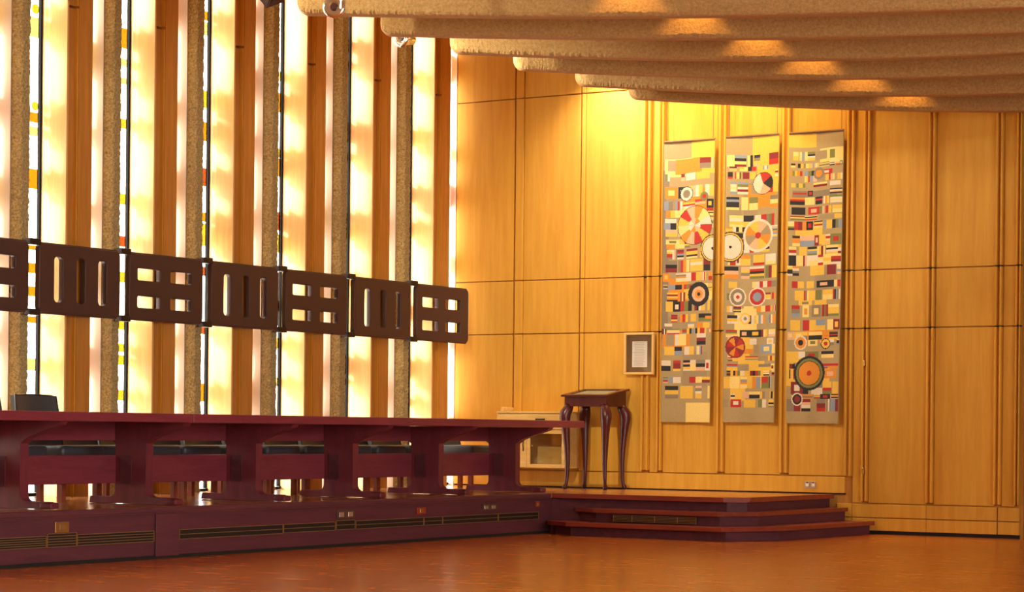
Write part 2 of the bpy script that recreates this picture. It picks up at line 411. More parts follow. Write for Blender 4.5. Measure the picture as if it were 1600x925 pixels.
# a plinth pilaster breaking the grille run, then a black strip that paints the shadow line at the floor
MB().box(XP, XP+.018, -1.515, -1.235, .02, P-.05, .003, 1).build('pilaster', 'platform_fascia', pf)
MB().box(XP-.001, XP+.012, -12, 4.62, .001, .028).build('toe_shade', 'toe_black', pf)
# ventilation grilles: brass lines on black
def grille(y0, y1, z0, z1, lines, ends=True):
    g = MB().box(XP, XP+.006, y0, y1, z0, z1).build('grille', 'grille_black', pf)
    for q in range(lines):
        z = z0+(z1-z0)*q/(lines-1)
        MB().box(XP+.004, XP+.011, y0, y1, z-.0022, z+.0022).build('grille_bar', 'brass_line', g)
    if ends:
        for y in (y0, y1): MB().box(XP+.004, XP+.011, y-.003, y+.003, z0, z1).build('grille_bar', 'brass_line', g)
grille(-6.0, -2.745, .140, .222, 6); grille(-2.735, -2.42, .138, .238, 6); grille(-2.41, -1.53, .140, .222, 5)
grille(-1.22, .14, .146, .222, 3); grille(.15, .90, .150, .222, 3); grille(.915, 1.195, .152, .232, 3)
grille(1.21, 2.30, .150, .222, 3); grille(2.31, 2.62, .150, .222, 3); grille(2.63, 3.62, .15, .222, 3); grille(3.63, 4.40, .15, .222, 3)
# grille in the step riser
g = MB().box(3.54, 4.46, 4.400, 4.425, .150, .215).build('grille', 'grille_black', pf)
for q in range(5): MB().box(3.54, 4.46, 4.394, 4.400, .152+q*.0145, .156+q*.0145).build('grille_bar', 'brass_line', g)
for x in (3.54, 3.75, 4.0, 4.25, 4.455): MB().box(x, x+.005, 4.393, 4.400, .150, .215).build('grille_bar', 'brass_line', g)

# sockets on the platform face
def face_socket(y0, y1, z0, z1, mat, ins, label):
    r = empty('floor_socket', (XP, (y0+y1)/2, (z0+z1)/2)); tag(r, label, 'socket')
    hw, hh = (y1-y0)/2, (z1-z0)/2
    MB().box(.001, .012, -hw, hw, -hh, hh, .003, 2).build('plate', mat, r)
    n = 2 if hw > .09 else 1
    for q in range(n):
        c = (q-(n-1)/2)*hw
        MB().box(.011, .015, c-hw*.36/max(1, n*.7), c+hw*.36/max(1, n*.7), -hh*.55, hh*.5, .001, 1).build('insert', ins, r)
face_socket(-2.655, -2.505, .243, .325, 'brass', 'brass_line', 'square brass socket plate on the platform face at far left')
face_socket(.918, 1.190, .246, .324, 'socket_insert', 'socket_steel', 'wide dark socket plate on the platform face below the fourth trestle')
face_socket(2.185, 2.335, .256, .318, 'socket_red', 'brass', 'small reddish socket plate on the platform face below the fifth trestle')
face_socket(3.33, 3.60, .262, .322, 'socket_insert', 'socket_steel', 'wide dark socket plate on the platform face nearest the steps')
face_socket(4.335, 4.420, .272, .330, 'socket_red', 'brass_line', 'tiny red socket plate in the dark corner beside the steps')
# white metal double socket on the back wall skirting
r = empty('wall_socket', (4.60, YB-.006, .497)); tag(r, 'double silver wall socket on the skirting below the right tapestry', 'socket')
MB().box(-.068, .068, -.010, -.001, -.040, .040, .003, 2).build('plate', 'socket_steel', r)
for q in (-.034, .034): MB().box(q-.018, q+.018, -.014, -.009, -.016, .018, .002, 1).build('outlet', 'paper', r)
for q in (-.034, .034): MB().box(q-.010, q+.010, -.016, -.009, .020, .032, .001, 1).build('switch', 'socket_insert', r)

# ------------------------------------------------------------------ curved ceiling beams
ZS = 4.25
RING = [(-0.0428, 1.0228, -4.5392, 3.82, 12.0), (-0.0483, 1.108, -3.7553, 3.87, 12.0), (-0.0919, 1.6439, -4.2074, 3.91, 12.0),
        (-0.1115, 1.9141, -3.991, 3.94, 11.5), (-0.1255, 2.1198, -3.5808, 3.98, 11.0), (-0.1224, 2.2002, -3.0489, 4.03, 7.55)]
def ringY(k, x): a, b_, c = RING[k][:3]; return a*x*x+b_*x+c
TH = .15; HB = .46; BEAMS = []
for k in range(len(RING)):
    a, b_, c, xa, xb = RING[k]
    root = tag(empty('ceiling_beam', (0, 0, 0)), kind='structure'); BEAMS.append(root)
    bm = bmesh.new(); N = 420; rows = []; r_ = .10
    s_acc = 0; prev = None; rg = random.Random(k)
    for i in range(N+1):
        tt = i/N; x = xa+(xb-xa)*(tt**1.5); y = ringY(k, x); sl = 2*a*x+b_
        nx, ny = -sl, 1; ln = math.hypot(nx, ny); nx /= ln; ny /= ln           # towards the far side
        if prev: s_acc += math.hypot(x-prev[0], y-prev[1])
        prev = (x, y)
        lift = 0; pin = 0
        if s_acc < r_: lift = r_-math.sqrt(max(0, r_*r_-(r_-s_acc)**2)); pin = lift*.35
        j = rg.uniform(-.008, .008); j2 = rg.uniform(-.006, .006)
        zb = ZS+lift
        sec = [(pin, ZS+HB), (pin, (zb+ZS+HB)/2), (pin+j2*.15, zb+.022+j), (pin+.016, zb+j*.8), (pin+.05, zb-.004), (TH-pin*.5, zb-.004), (TH-pin*.5, ZS+HB)]
        rows.append([bm.verts.new((x+nx*d, y+ny*d, z)) for d, z in sec])
    ns = len(rows[0])
    for i in range(N):
        for q in range(ns-1):
            f = bm.faces.new((rows[i][q], rows[i+1][q], rows[i+1][q+1], rows[i][q+1]))
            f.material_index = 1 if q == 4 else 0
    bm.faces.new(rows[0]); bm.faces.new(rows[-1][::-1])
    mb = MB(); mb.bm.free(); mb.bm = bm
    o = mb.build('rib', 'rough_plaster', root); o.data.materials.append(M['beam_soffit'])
# flat ceiling the beams hang from, ending along the last beam
pts = [(3.95, -20), (20, -20), (20, 5.3), (8.5, 5.3)]
k = 5
edge = [(x, ringY(5, x)+.1) for x in [7.5, 7.0, 6.5, 6.0, 5.5, 5.0, 4.6, 4.3, 4.05]]
MBc = MB().prism([(3.95, -20), (20, -20), (20, 6.0), (7.6, 6.55)]+edge+[(3.97, 2.0)], ZS+HB+.001, ZS+HB+.08)
tag(MBc.build('ceiling_lower', 'ceiling_paint'), kind='structure')
MB_f = MB().box(3.93, 3.95, -20, -8, ZS, ZS+HB+.08).build('trim_30', 'rough_plaster'); tag(MB_f, kind='structure')

# warm downlights tucked between the beams, in a row
def spot(name, loc, target, energy, size, blend, col, rad=.03):
    l = bpy.data.lights.new(name, 'SPOT'); l.energy = energy; l.spot_size = size; l.spot_blend = blend; l.color = col; l.shadow_soft_size = rad
    o = bpy.data.objects.new(name, l); C.objects.link(o); o.location = loc
    o.rotation_euler = (Vector(target)-Vector(loc)).to_track_quat('-Z', 'Y').to_euler()
    return o
WARM = (1.0, .50, .13)
for k in range(6):
    x = 6.02; y = ringY(k, x)
    sl = 2*RING[k][0]*x+RING[k][1]; ln = math.hypot(sl, 1); nx, ny = sl/ln, -1/ln
    d = .13
    lx, ly = x+nx*d, y+ny*d
    MB().tube([(lx, ly, ZS+HB-.002), (lx, ly, ZS+HB-.05)], .045, 16).build('downlight_can', 'dark_hood', BEAMS[k])
    spot('downlight_bulb', (lx, ly, ZS+HB-.055), (lx-nx*.05, ly-ny*.05, ZS), 13, math.radians(95), .6, WARM, .02)
# floodlights washing the back wall, mounted above the last beam
for (x, e, col) in ((2.30, 190, (1.0, .82, .80)), (3.17, 90, (1.0, .74, .34)), (3.92, 80, (1.0, .72, .32)), (4.66, 50, (1.0, .70, .30))):
    spot('wall_flood_bulb', (x, YB-.55, 5.35), (x, YB-.02, 3.9), e, math.radians(105), 1.0, col, .08)

# ------------------------------------------------------------------ chrome spotlights at the beam ends
def stem(mb, z): mb.tube([(0, 0, .0), (0, 0, z)], .012, 8)
r = empty('spotlight', (4.34, -1.48, 4.20)); tag(r, 'round chrome spotlight hanging beside the end of the topmost beam', 'lamp')
prof = [(0, .055), (.02, .052), (.045, .040), (.075, .052), (.082, .056), (.075, .060), (.03, .075), (.0, .085)]
bm = bmesh.new(); rows = []
for rr, h in [(.002, -.02), (.03, -.03), (.066, -.036), (.082, -.030), (.084, -.022), (.060, .01), (.045, .06), (.043, .13), (.002, .135)]:
    rows.append([bm.verts.new((rr*math.cos(2*PI*q/24), h, rr*math.sin(2*PI*q/24))) for q in range(24)])
for i in range(len(rows)-1):
    for q in range(24): bm.faces.new((rows[i][q], rows[i][(q+1) % 24], rows[i+1][(q+1) % 24], rows[i+1][q]))
mb = MB(); mb.bm.free(); mb.bm = bm; head = mb.build('head', 'chrome', r, True); head.rotation_euler = (0, 0, math.radians(25))
MB().tube([(0, -.045, 0), (0, -.02, 0)], .022, 16).build('bulb_cap', 'dark_hood', r).rotation_euler = (0, 0, math.radians(25))
MB().box(.05, .075, -.01, .04, -.02, .10, .005, 2).build('bracket', 'chrome', r)
mb = MB(); mb.tube([(.06, .02, .08), (.06, .02, 4.708-4.20)], .012, 8); mb.build('stem', 'dark_hood', r)
r2 = copy_tree(r); r2.location = (3.31, .95, 4.43); r2['label'] = 'chrome spotlight half hidden above the end of the second beam'
r2.rotation_euler = (0, 0, math.radians(-30))
r = empty('spotlight', (3.28, -.85, 4.415)); tag(r, 'dark pointed hood of a spotlight at the top edge before the windows', 'lamp')
bm = bmesh.new()
tip = [(-.11, -.04, .09), (.05, -.06, -.03), (.13, .02, .05), (-.02, .10, .12)]
A = [bm.verts.new(p) for p in [(-.20, -.08, .16), (.01, -.10, -.045), (.10, .02, .02), (-.08, .09, .14)]]
Bv = [bm.verts.new(p) for p in [(-.11, -.05, .34), (.11, -.06, .22), (.15, .05, .25), (-.03, .09, .35)]]
bm.faces.new(A); bm.faces.new(Bv[::-1])
for i in range(4): bm.faces.new((A[i], A[(i+1) % 4], Bv[(i+1) % 4], Bv[i]))
bmesh.ops.bevel(bm, geom=bm.edges[:], offset=.008, segments=2, affect='EDGES')
mb = MB(); mb.bm.free(); mb.bm = bm; mb.build('hood', 'dark_hood', r)
mb = MB(); mb.tube([(.02, 0, .28), (.02, 0, CEIL-4.415-.002)], .015, 8); mb.build('stem', 'dark_hood', r)

# beams of the spotlights over the end of the room
for loc, tg, e, an, col in (((3.34, -.64, 4.34), (2.5, YB, 2.2), 560, 50, (1.0, .95, .66)), ((3.40, 1.22, 4.40), (4.5, 4.6, 4.36), 110, 60, (1.0, .95, .88)),
                       ((3.30, -.70, 4.40), (4.15, 1.6, 4.55), 230, 40, (1.0, .92, .74)), ((3.05, -3.40, 4.80), (4.1, -.9, 4.36), 260, 40, (1.0, .90, .70))):
    spot('spotlight_bulb', loc, tg, e, math.radians(an), .9, col, .05)

# ------------------------------------------------------------------ pierced guard rail in front of the windows
GX = .385; GT = .018
def rr_pts(u0, u1, v0, v1, r, n=6):
    out = []
    for cx, cy, a in ((u1-r, v1-r, 0), (u0+r, v1-r, 90), (u0+r, v0+r, 180), (u1-r, v0+r, 270)):
        for q in range(n+1):
            t_ = math.radians(a+90*q/n); out.append((cx+r*math.cos(t_), cy+r*math.sin(t_)))
    return out
def plate(wd, ht, holes, r_out, depth, bev):
    cu = bpy.data.curves.new('plate', 'CURVE'); cu.dimensions = '2D'; cu.fill_mode = 'BOTH'; cu.extrude = depth; cu.bevel_depth = bev; cu.bevel_resolution = 2
    for pts in [rr_pts(bev, wd-bev, bev, ht-bev, r_out)]+[rr_pts(h[0]-bev, h[1]+bev, h[2]-bev, h[3]+bev, h[4]) for h in holes]:
        sp = cu.splines.new('POLY'); sp.points.add(len(pts)-1); sp.use_cyclic_u = True
        for q, (u, v) in enumerate(pts): sp.points[q].co = (u, v, 0, 1)
    tmp = bpy.data.objects.new('tmp', cu); C.objects.link(tmp); bpy.context.view_layer.update()
    me = bpy.data.meshes.new_from_object(tmp.evaluated_get(bpy.context.evaluated_depsgraph_get()))
    bpy.data.objects.remove(tmp); bpy.data.curves.remove(cu)
    me.transform(Matrix(((0, 0, 1, 0), (1, 0, 0, 0), (0, 1, 0, 0), (0, 0, 0, 1))))   # u->Y, v->Z, depth->X
    me.materials.clear(); me.materials.append(M['bronze'])
    return me
GZ0, GH, GW = 2.040, .615, 1.068
vslots = [(.196, .302, .102, .508, .05), (.488, .594, .102, .508, .05), (.772, .878, .102, .508, .05)]
hslots = [(u0, u1, v0, v1, .03) for u0, u1 in ((.118, .438), (.588, .898)) for v0, v1 in ((.112, .222), (.368, .480))]
me_v = plate(GW, GH, vslots, .045, GT, .010); me_h = plate(GW, GH, hslots, .045, GT, .010)
me_v.name = 'pierced_panel_upright'; me_h.name = 'pierced_panel_level'
gr = tag(empty('guard_rail', (GX, 0, 0)), 'dark bronze guard rail of pierced panels running across the window fins', 'railing')
JO = [-1.645, -.505, .708, 1.904, 3.097, 4.277, 5.467]      # joints between the panels
J0 = -.505
for q in range(-5, 6):
    yc = J0+q*1.195
    link('pierced_panel', me_v if q % 2 == 0 else me_h, gr, (0, yc+.066, GZ0))
    # rolled border bead along the top and bottom of each panel
    for zz in (GZ0+GH+.110-.115, GZ0+.112-.115):
        MB().tube([(.010, yc+.10, zz+.004), (.010, yc+.066+GW-.034, zz+.004)], .011, 8).build('rim', 'bronze', gr)
    for zz, hh in ((GZ0+GH-.022, .055), (GZ0-.026, .055)):
        c_ = MB().box(-.03, .042, yc-.062, yc+.072, zz, zz+hh, .006, 2).build('clip', 'bronze_clip', gr)
    MB().box(-.075, -.028, yc-.018, yc+.018, GZ0+GH-.016, GZ0+GH+.026).build('bracket_arm', 'bronze_clip', gr)
    MB().box(-.075, -.028, yc-.018, yc+.018, GZ0-.020, GZ0+.022).build('bracket_arm', 'bronze_clip', gr)

# ------------------------------------------------------------------ long trestle table on the platform
tb = tag(empty('long_table', (0, 0, P)), 'long dark red trestle table on the platform in front of the windows', 'table')
TT = 1.150-P
for y0, y1 in ((-5.30, -.968), (-.962, 5.46)):
    MB().box(1.34, 2.60, y0, y1, TT-.072, TT, .006, 2).build('table_top', 'table_wood', tb)
LEGS = [-2.43+1.457*k for k in range(-2, 6)]
MB().box(1.66, 1.815, -5.1, LEGS[-1]+.10, .522, TT-.075).build('apron_beam', 'table_wood', tb)
for k, y in enumerate(LEGS):
    lg = empty('leg', (0, y, 0)); lg.parent = tb
    t2 = .045
    # upright flaring up into two tapered arms, and down into the foot
    prof = [(1.82, .055), (1.82, .50), (1.78, .525), (1.45, TT-.105), (1.42, TT-.074), (2.55, TT-.074), (2.53, TT-.100), (2.22, .545), (2.15, .50), (2.15, .055)]
    def fil(cx, cz, r, a0, a1): return [(cx+r*math.cos(math.radians(a0+(a1-a0)*q/5)), cz+r*math.sin(math.radians(a0+(a1-a0)*q/5))) for q in range(6)]
    low = fil(1.76, .118, .06, 0, -90)     # inner fillets down to the foot
    prof = [(1.56, .058), (1.55, .050), (1.54, .004), (2.43, .004), (2.42, .050), (2.41, .058)] + fil(2.21, .118, .06, 270, 180) + [(2.15, .50), (2.22, .545), (2.53, TT-.100), (2.55, TT-.074), (1.42, TT-.074), (1.45, TT-.105), (1.75, .545), (1.82, .50)] + fil(1.76, .118, .06, 0, -90)
    MB().prism(prof, -t2, t2, 'Y').build('upright', 'leg_wood', lg)
    MB().box(1.88, 2.00, -t2-.008, -t2-.0005, .165, .40).build('tenon', 'platform_fascia', lg)
    MB().box(2.35, 2.47, -t2-.004, t2+.004, .002, .052, .014, 3).build('foot_cap', 'leg_wood', lg)
for k in range(len(LEGS)-1):
    y0 = LEGS[k]+.046; y1 = LEGS[k+1]-.046
    MB().box(1.75, 1.83, y0, y1, .168, .400, .004, 1).build('rail', 'table_wood', tb)
MB().box(1.75, 1.83, LEGS[-1]+.046, LEGS[-1]+.56, .168, .40, .004, 1).build('rail', 'table_wood', tb)

# ------------------------------------------------------------------ black chairs behind the table
def make_chair(back_h):
    r = empty('black_chair', (0, 0, P))
    # seat cushion, front towards +X
    mb = MB().box(-.24, .25, -.265, .265, .375, .475, .035, 3); mb.build('seat', 'black_leather', r, True)
    mb = MB().box(-.23, .24, -.255, .255, .335, .374, .006, 1); mb.build('seat_frame', 'chair_wood', r)
    bm = bmesh.new(); N = 12; rows = []
    zs = [.40+(back_h-.40)*q/8 for q in range(9)]
    for th in (0, 1):
        for z in zs:
            f = (z-.40)/(back_h-.40); wd = .272-.022*f
            row = []
            for q in range(N+1):
                u = -1+2*q/N; x = -.27-.075*f+.045*u*u - (.055 if th else 0)
                row.append(bm.verts.new((x, u*wd, z-.010*u*u*f)))
            rows.append(row)
    nz = len(zs)
    for th in (0, 1):
        for i in range(nz-1):
            for q in range(N): bm.faces.new([rows[th*nz+a_][b_] for a_, b_ in ((i, q), (i, q+1), (i+1, q+1), (i+1, q))])
    for q in range(N):
        bm.faces.new((rows[0][q], rows[0][q+1], rows[nz][q+1], rows[nz][q])); bm.faces.new((rows[nz-1][q], rows[nz-1][q+1], rows[2*nz-1][q+1], rows[2*nz-1][q]))
    for i in range(nz-1):
        for q in (0, N): bm.faces.new((rows[i][q], rows[i+1][q], rows[nz+i+1][q], rows[nz+i][q]))
    mb = MB(); mb.bm.free(); mb.bm = bm; bk = mb.build('backrest', 'black_leather', r)
    rim = [(-.27-.075+.045*(u*u)-.002, u*.250, back_h-.010*u*u) for u in [-1+2*q/12 for q in range(13)]]
    side = [(-.27-.075*f+.045, s_*(.272-.022*f), .40+(back_h-.40)*f) for s_ in (-1,) for f in (0, .25, .5, .75, 1)]
    MB().tube(side+rim[1:]+[(-.27-.075*f+.045, .272-.022*f, .40+(back_h-.40)*f) for f in (.75, .5, .25, 0)], .007, 6).build('piping', 'leather_piping', bk, True)
    for sx, sy in ((.20, -.215), (.20, .215), (-.21, -.215), (-.21, .215)):
        mb = MB(); mb.prism([(sx-.022, sy-.022), (sx+.022, sy-.022), (sx+.022, sy+.022), (sx-.022, sy+.022)], 0, .336); mb.build('leg', 'chair_wood', r)
    return r
tall = make_chair(.900); low = make_chair(.690)
gaps = {}
CH = [(-1.67, 1), (-.985, 1), (-.425, 0), (.14, 0), (.705, 0), (1.31, 0), (1.91, 0), (2.51, 0), (3.11, 0), (3.72, 0), (4.33, 0), (5.50, 0)]
LB = ['tall black leather chair behind the table, cut by the left edge', 'tall black leather chair whose back rises above the left of the table',
      'low black chair left of the second trestle, next to the tall chair', 'low black chair just right of the second trestle', 'low black chair midway between the second and third trestle',
      'low black chair just left of the third trestle', 'low black chair just right of the third trestle', 'low black chair just left of the fourth trestle',
      'low black chair just right of the fourth trestle', 'low black chair left of the fifth trestle', 'low black chair just right of the fifth trestle',
      'low black chair at the right end of the table, before the last trestle']
first = {0: True, 1: True}
for (y, kd), lb in zip(CH, LB):
    src = tall if kd else low
    o = src if first[kd] else copy_tree(src)
    first[kd] = False
    o.location = (1.20 if kd else 1.10, y, P); tag(o, lb, 'chair', 'black chairs behind the long table')

# ------------------------------------------------------------------ light wood cabinet on the back wall
cb = tag(empty('wall_cabinet', (.885, YB, .625)), 'low light wood cabinet with drawer and glazed door on the back wall', 'cabinet')
cw, chh, cdp = .90, .635, .32
for nm, a in (('side_panel', (0, .022)), ('side_panel', (cw-.022, cw))):
    MB().box(a[0], a[1], -cdp, -.006, 0, chh-.022, .002, 1).build(nm, 'cabinet_wood', cb)
MB().box(0, cw, -cdp-.01, -.006, chh-.022, chh, .003, 1).build('top', 'cabinet_wood', cb)
MB().box(.022, cw-.022, -cdp, -.006, 0, .022).build('bottom', 'cabinet_wood', cb)
MB().box(.022, cw-.022, -.02, -.007, .022, chh-.022).build('back_panel', 'cabinet_wood', cb)
dr = MB().box(.026, cw-.026, -cdp-.014, -cdp+.02, chh-.20, chh-.03, .003, 1).build('drawer', 'cabinet_wood', cb)
MB().box(.52, .64, -cdp-.032, -cdp-.0145, chh-.096, chh-.080, .004, 2).build('handle', 'toe_black', dr)
MB().box(.0, .04, -.25, -.01, chh+.0005, chh+.05, .012, 3).build('upstand', 'cabinet_wood', cb)
MB().box(.30, cw-.03, -cdp+.03, -.03, .024, .03).build('shelf', 'cabinet_wood', cb)
MB().box(.022, .40, -cdp-.012, -cdp+.004, .006, chh-.206, .003, 1).build('door', 'cabinet_wood', cb)
dd = empty('door', (0, 0, 0)); dd.parent = cb
MB().box(.404, .445, -cdp-.012, -cdp+.006, .006, chh-.206, .003, 1).build('stile', 'cabinet_wood', dd)
MB().box(cw-.045, cw-.004, -cdp-.012, -cdp+.006, .006, chh-.206, .003, 1).build('stile', 'cabinet_wood', dd)
MB().box(.446, cw-.046, -cdp-.012, -cdp+.006, .006, .045, .003, 1).build('rail', 'cabinet_wood', dd)
MB().box(.446, cw-.046, -cdp-.012, -cdp+.006, chh-.25, chh-.206, .003, 1).build('rail', 'cabinet_wood', dd)
MB().box(.446, cw-.046, -cdp-.004, -cdp-.001, .046, chh-.251).build('pane', 'clear_glass', dd)
MB().box(.47, .49, -cdp-.024, -cdp-.0125, .24, .262, .004, 2).build('knob', 'brass', dd)
MB().tube([(.36, -cdp-.016, .30), (.356, -cdp-.02, .26), (.362, -cdp-.02, .22), (.357, -cdp-.016, .19)], .006, 8).build('handle', 'toe_black', cb)

# ------------------------------------------------------------------ display table with cabriole legs
dt = tag(empty('display_table', (2.145, 6.505, P)), 'dark mahogany display table with curved legs and sloping glazed top', 'table')
hx, hy = .262, .225
zf, zb_ = 1.036, 1.112
# apron box with sloping sides
bm = bmesh.new()
def slab(x0, x1, y0, y1, zlo, f0, f1):
    vs = [(x0, y0, zlo), (x1, y0, zlo), (x1, y1, zlo), (x0, y1, zlo), (x0, y0, f0), (x1, y0, f0), (x1, y1, f1), (x0, y1, f1)]
    V = [bm.verts.new(p) for p in vs]
    for f in ((3, 2, 1, 0), (4, 5, 6, 7), (0, 1, 5, 4), (1, 2, 6, 5), (2, 3, 7, 6), (3, 0, 4, 7)): bm.faces.new([V[i] for i in f])
slab(-hx, hx, -hy, hy, .912, zf-.022, zb_-.022)
mb = MB(); mb.bm.free(); mb.bm = bm; mb.build('apron', 'mahogany', dt)
def sl(y): return zf+(zb_-zf)*(y+hy+.03)/(2*hy+.06)
def bar(nm, x0, x1, y0, y1, mat, up=.0, th=.021):
    global bm
    bm = bmesh.new(); vs = [(x0, y0, sl(y0)-th), (x1, y0, sl(y0)-th), (x1, y1, sl(y1)-th), (x0, y1, sl(y1)-th), (x0, y0, sl(y0)+up), (x1, y0, sl(y0)+up), (x1, y1, sl(y1)+up), (x0, y1, sl(y1)+up)]
    V = [bm.verts.new(p) for p in vs]
    for f in ((3, 2, 1, 0), (4, 5, 6, 7), (0, 1, 5, 4), (1, 2, 6, 5), (2, 3, 7, 6), (3, 0, 4, 7)): bm.faces.new([V[i] for i in f])
    m_ = MB(); m_.bm.free(); m_.bm = bm; m_.build(nm, mat, dt)
E_ = .03
bar('top_frame', -hx-E_, hx+E_, -hy-E_, -hy+.035, 'mahogany'); bar('top_frame', -hx-E_, hx+E_, hy-.035, hy+E_, 'mahogany')
bar('top_frame', -hx-E_, -hx+.035, -hy+.036, hy-.036, 'mahogany'); bar('top_frame', hx-.035, hx+E_, -hy+.036, hy-.036, 'mahogany')
bar('baize_bed', -hx+.036, hx-.036, -hy+.036, hy-.036, 'baize', -.012, .018)
bar('glass_top', -hx+.036, hx-.036, -hy+.036, hy-.036, 'clear_glass', -.001, .005)
for sx in (-1, 1):
    for sy in (-1, 1):
        ctl = [(.930, -.030, .034), (.885, -.018, .040), (.84, .004, .046), (.78, .010, .044), (.70, .004, .036), (.58, -.006, .029), (.44, -.014, .024), (.28, -.018, .019), (.13, -.014, .016), (.055, -.006, .018), (.03, .004, .026), (.012, .004, .024), (.0, .003, .015)]
        pts = [(sx*(hx-.012+o_*.9), sy*(hy-.012+o_*.9), z) for z, o_, r_ in ctl]
        lg = MB().tube(pts, [r_*1.38 if z_ > .06 else r_*1.05 for z_, _, r_ in ctl], 12).build('leg', 'mahogany', dt, True)

# ------------------------------------------------------------------ framed notice
fr = tag(empty('framed_notice', (2.565, YB-.046, 1.905)), 'small framed sheet of text with brown mount on the panelled wall', 'picture')
fw_, fh_ = .186, .232
pts = lambda w_, h_: [(-w_, -h_), (w_, -h_), (w_, h_), (-w_, h_)]
for nm, a in (('frame_bar', (-fw_, fw_, fh_-.026, fh_)), ('frame_bar', (-fw_, fw_, -fh_, -fh_+.026)), ('frame_bar', (-fw_, -fw_+.026, -fh_+.0265, fh_-.0265)), ('frame_bar', (fw_-.026, fw_, -fh_+.0265, fh_-.0265))):
    MB().box(a[0], a[1], -.040, -.001, a[2], a[3], .004, 2).build(nm, 'frame_gold', fr)
MB().box(-fw_+.027, fw_-.027, -.018, -.002, -fh_+.027, fh_-.027).build('mount', 'mat_board', fr)
sh = MB().box(-.088, .098, -.0205, -.0185, -.150, .135).build('sheet', 'paper', fr)
rg = random.Random(3)
for q in range(15):
    z = .118-q*.0175; wl_ = .065 if q in (4, 9) else .078*rg.uniform(.8, 1)
    MB().box(.005-wl_, .005+wl_*rg.uniform(.7, 1), -.0212, -.0206, z-.0022, z+.0022).build('text_line', 'ink', sh)
MB().box(-fw_+.027, fw_-.027, -.026, -.024, -fh_+.027, fh_-.027).build('glazing', 'clear_glass', fr)

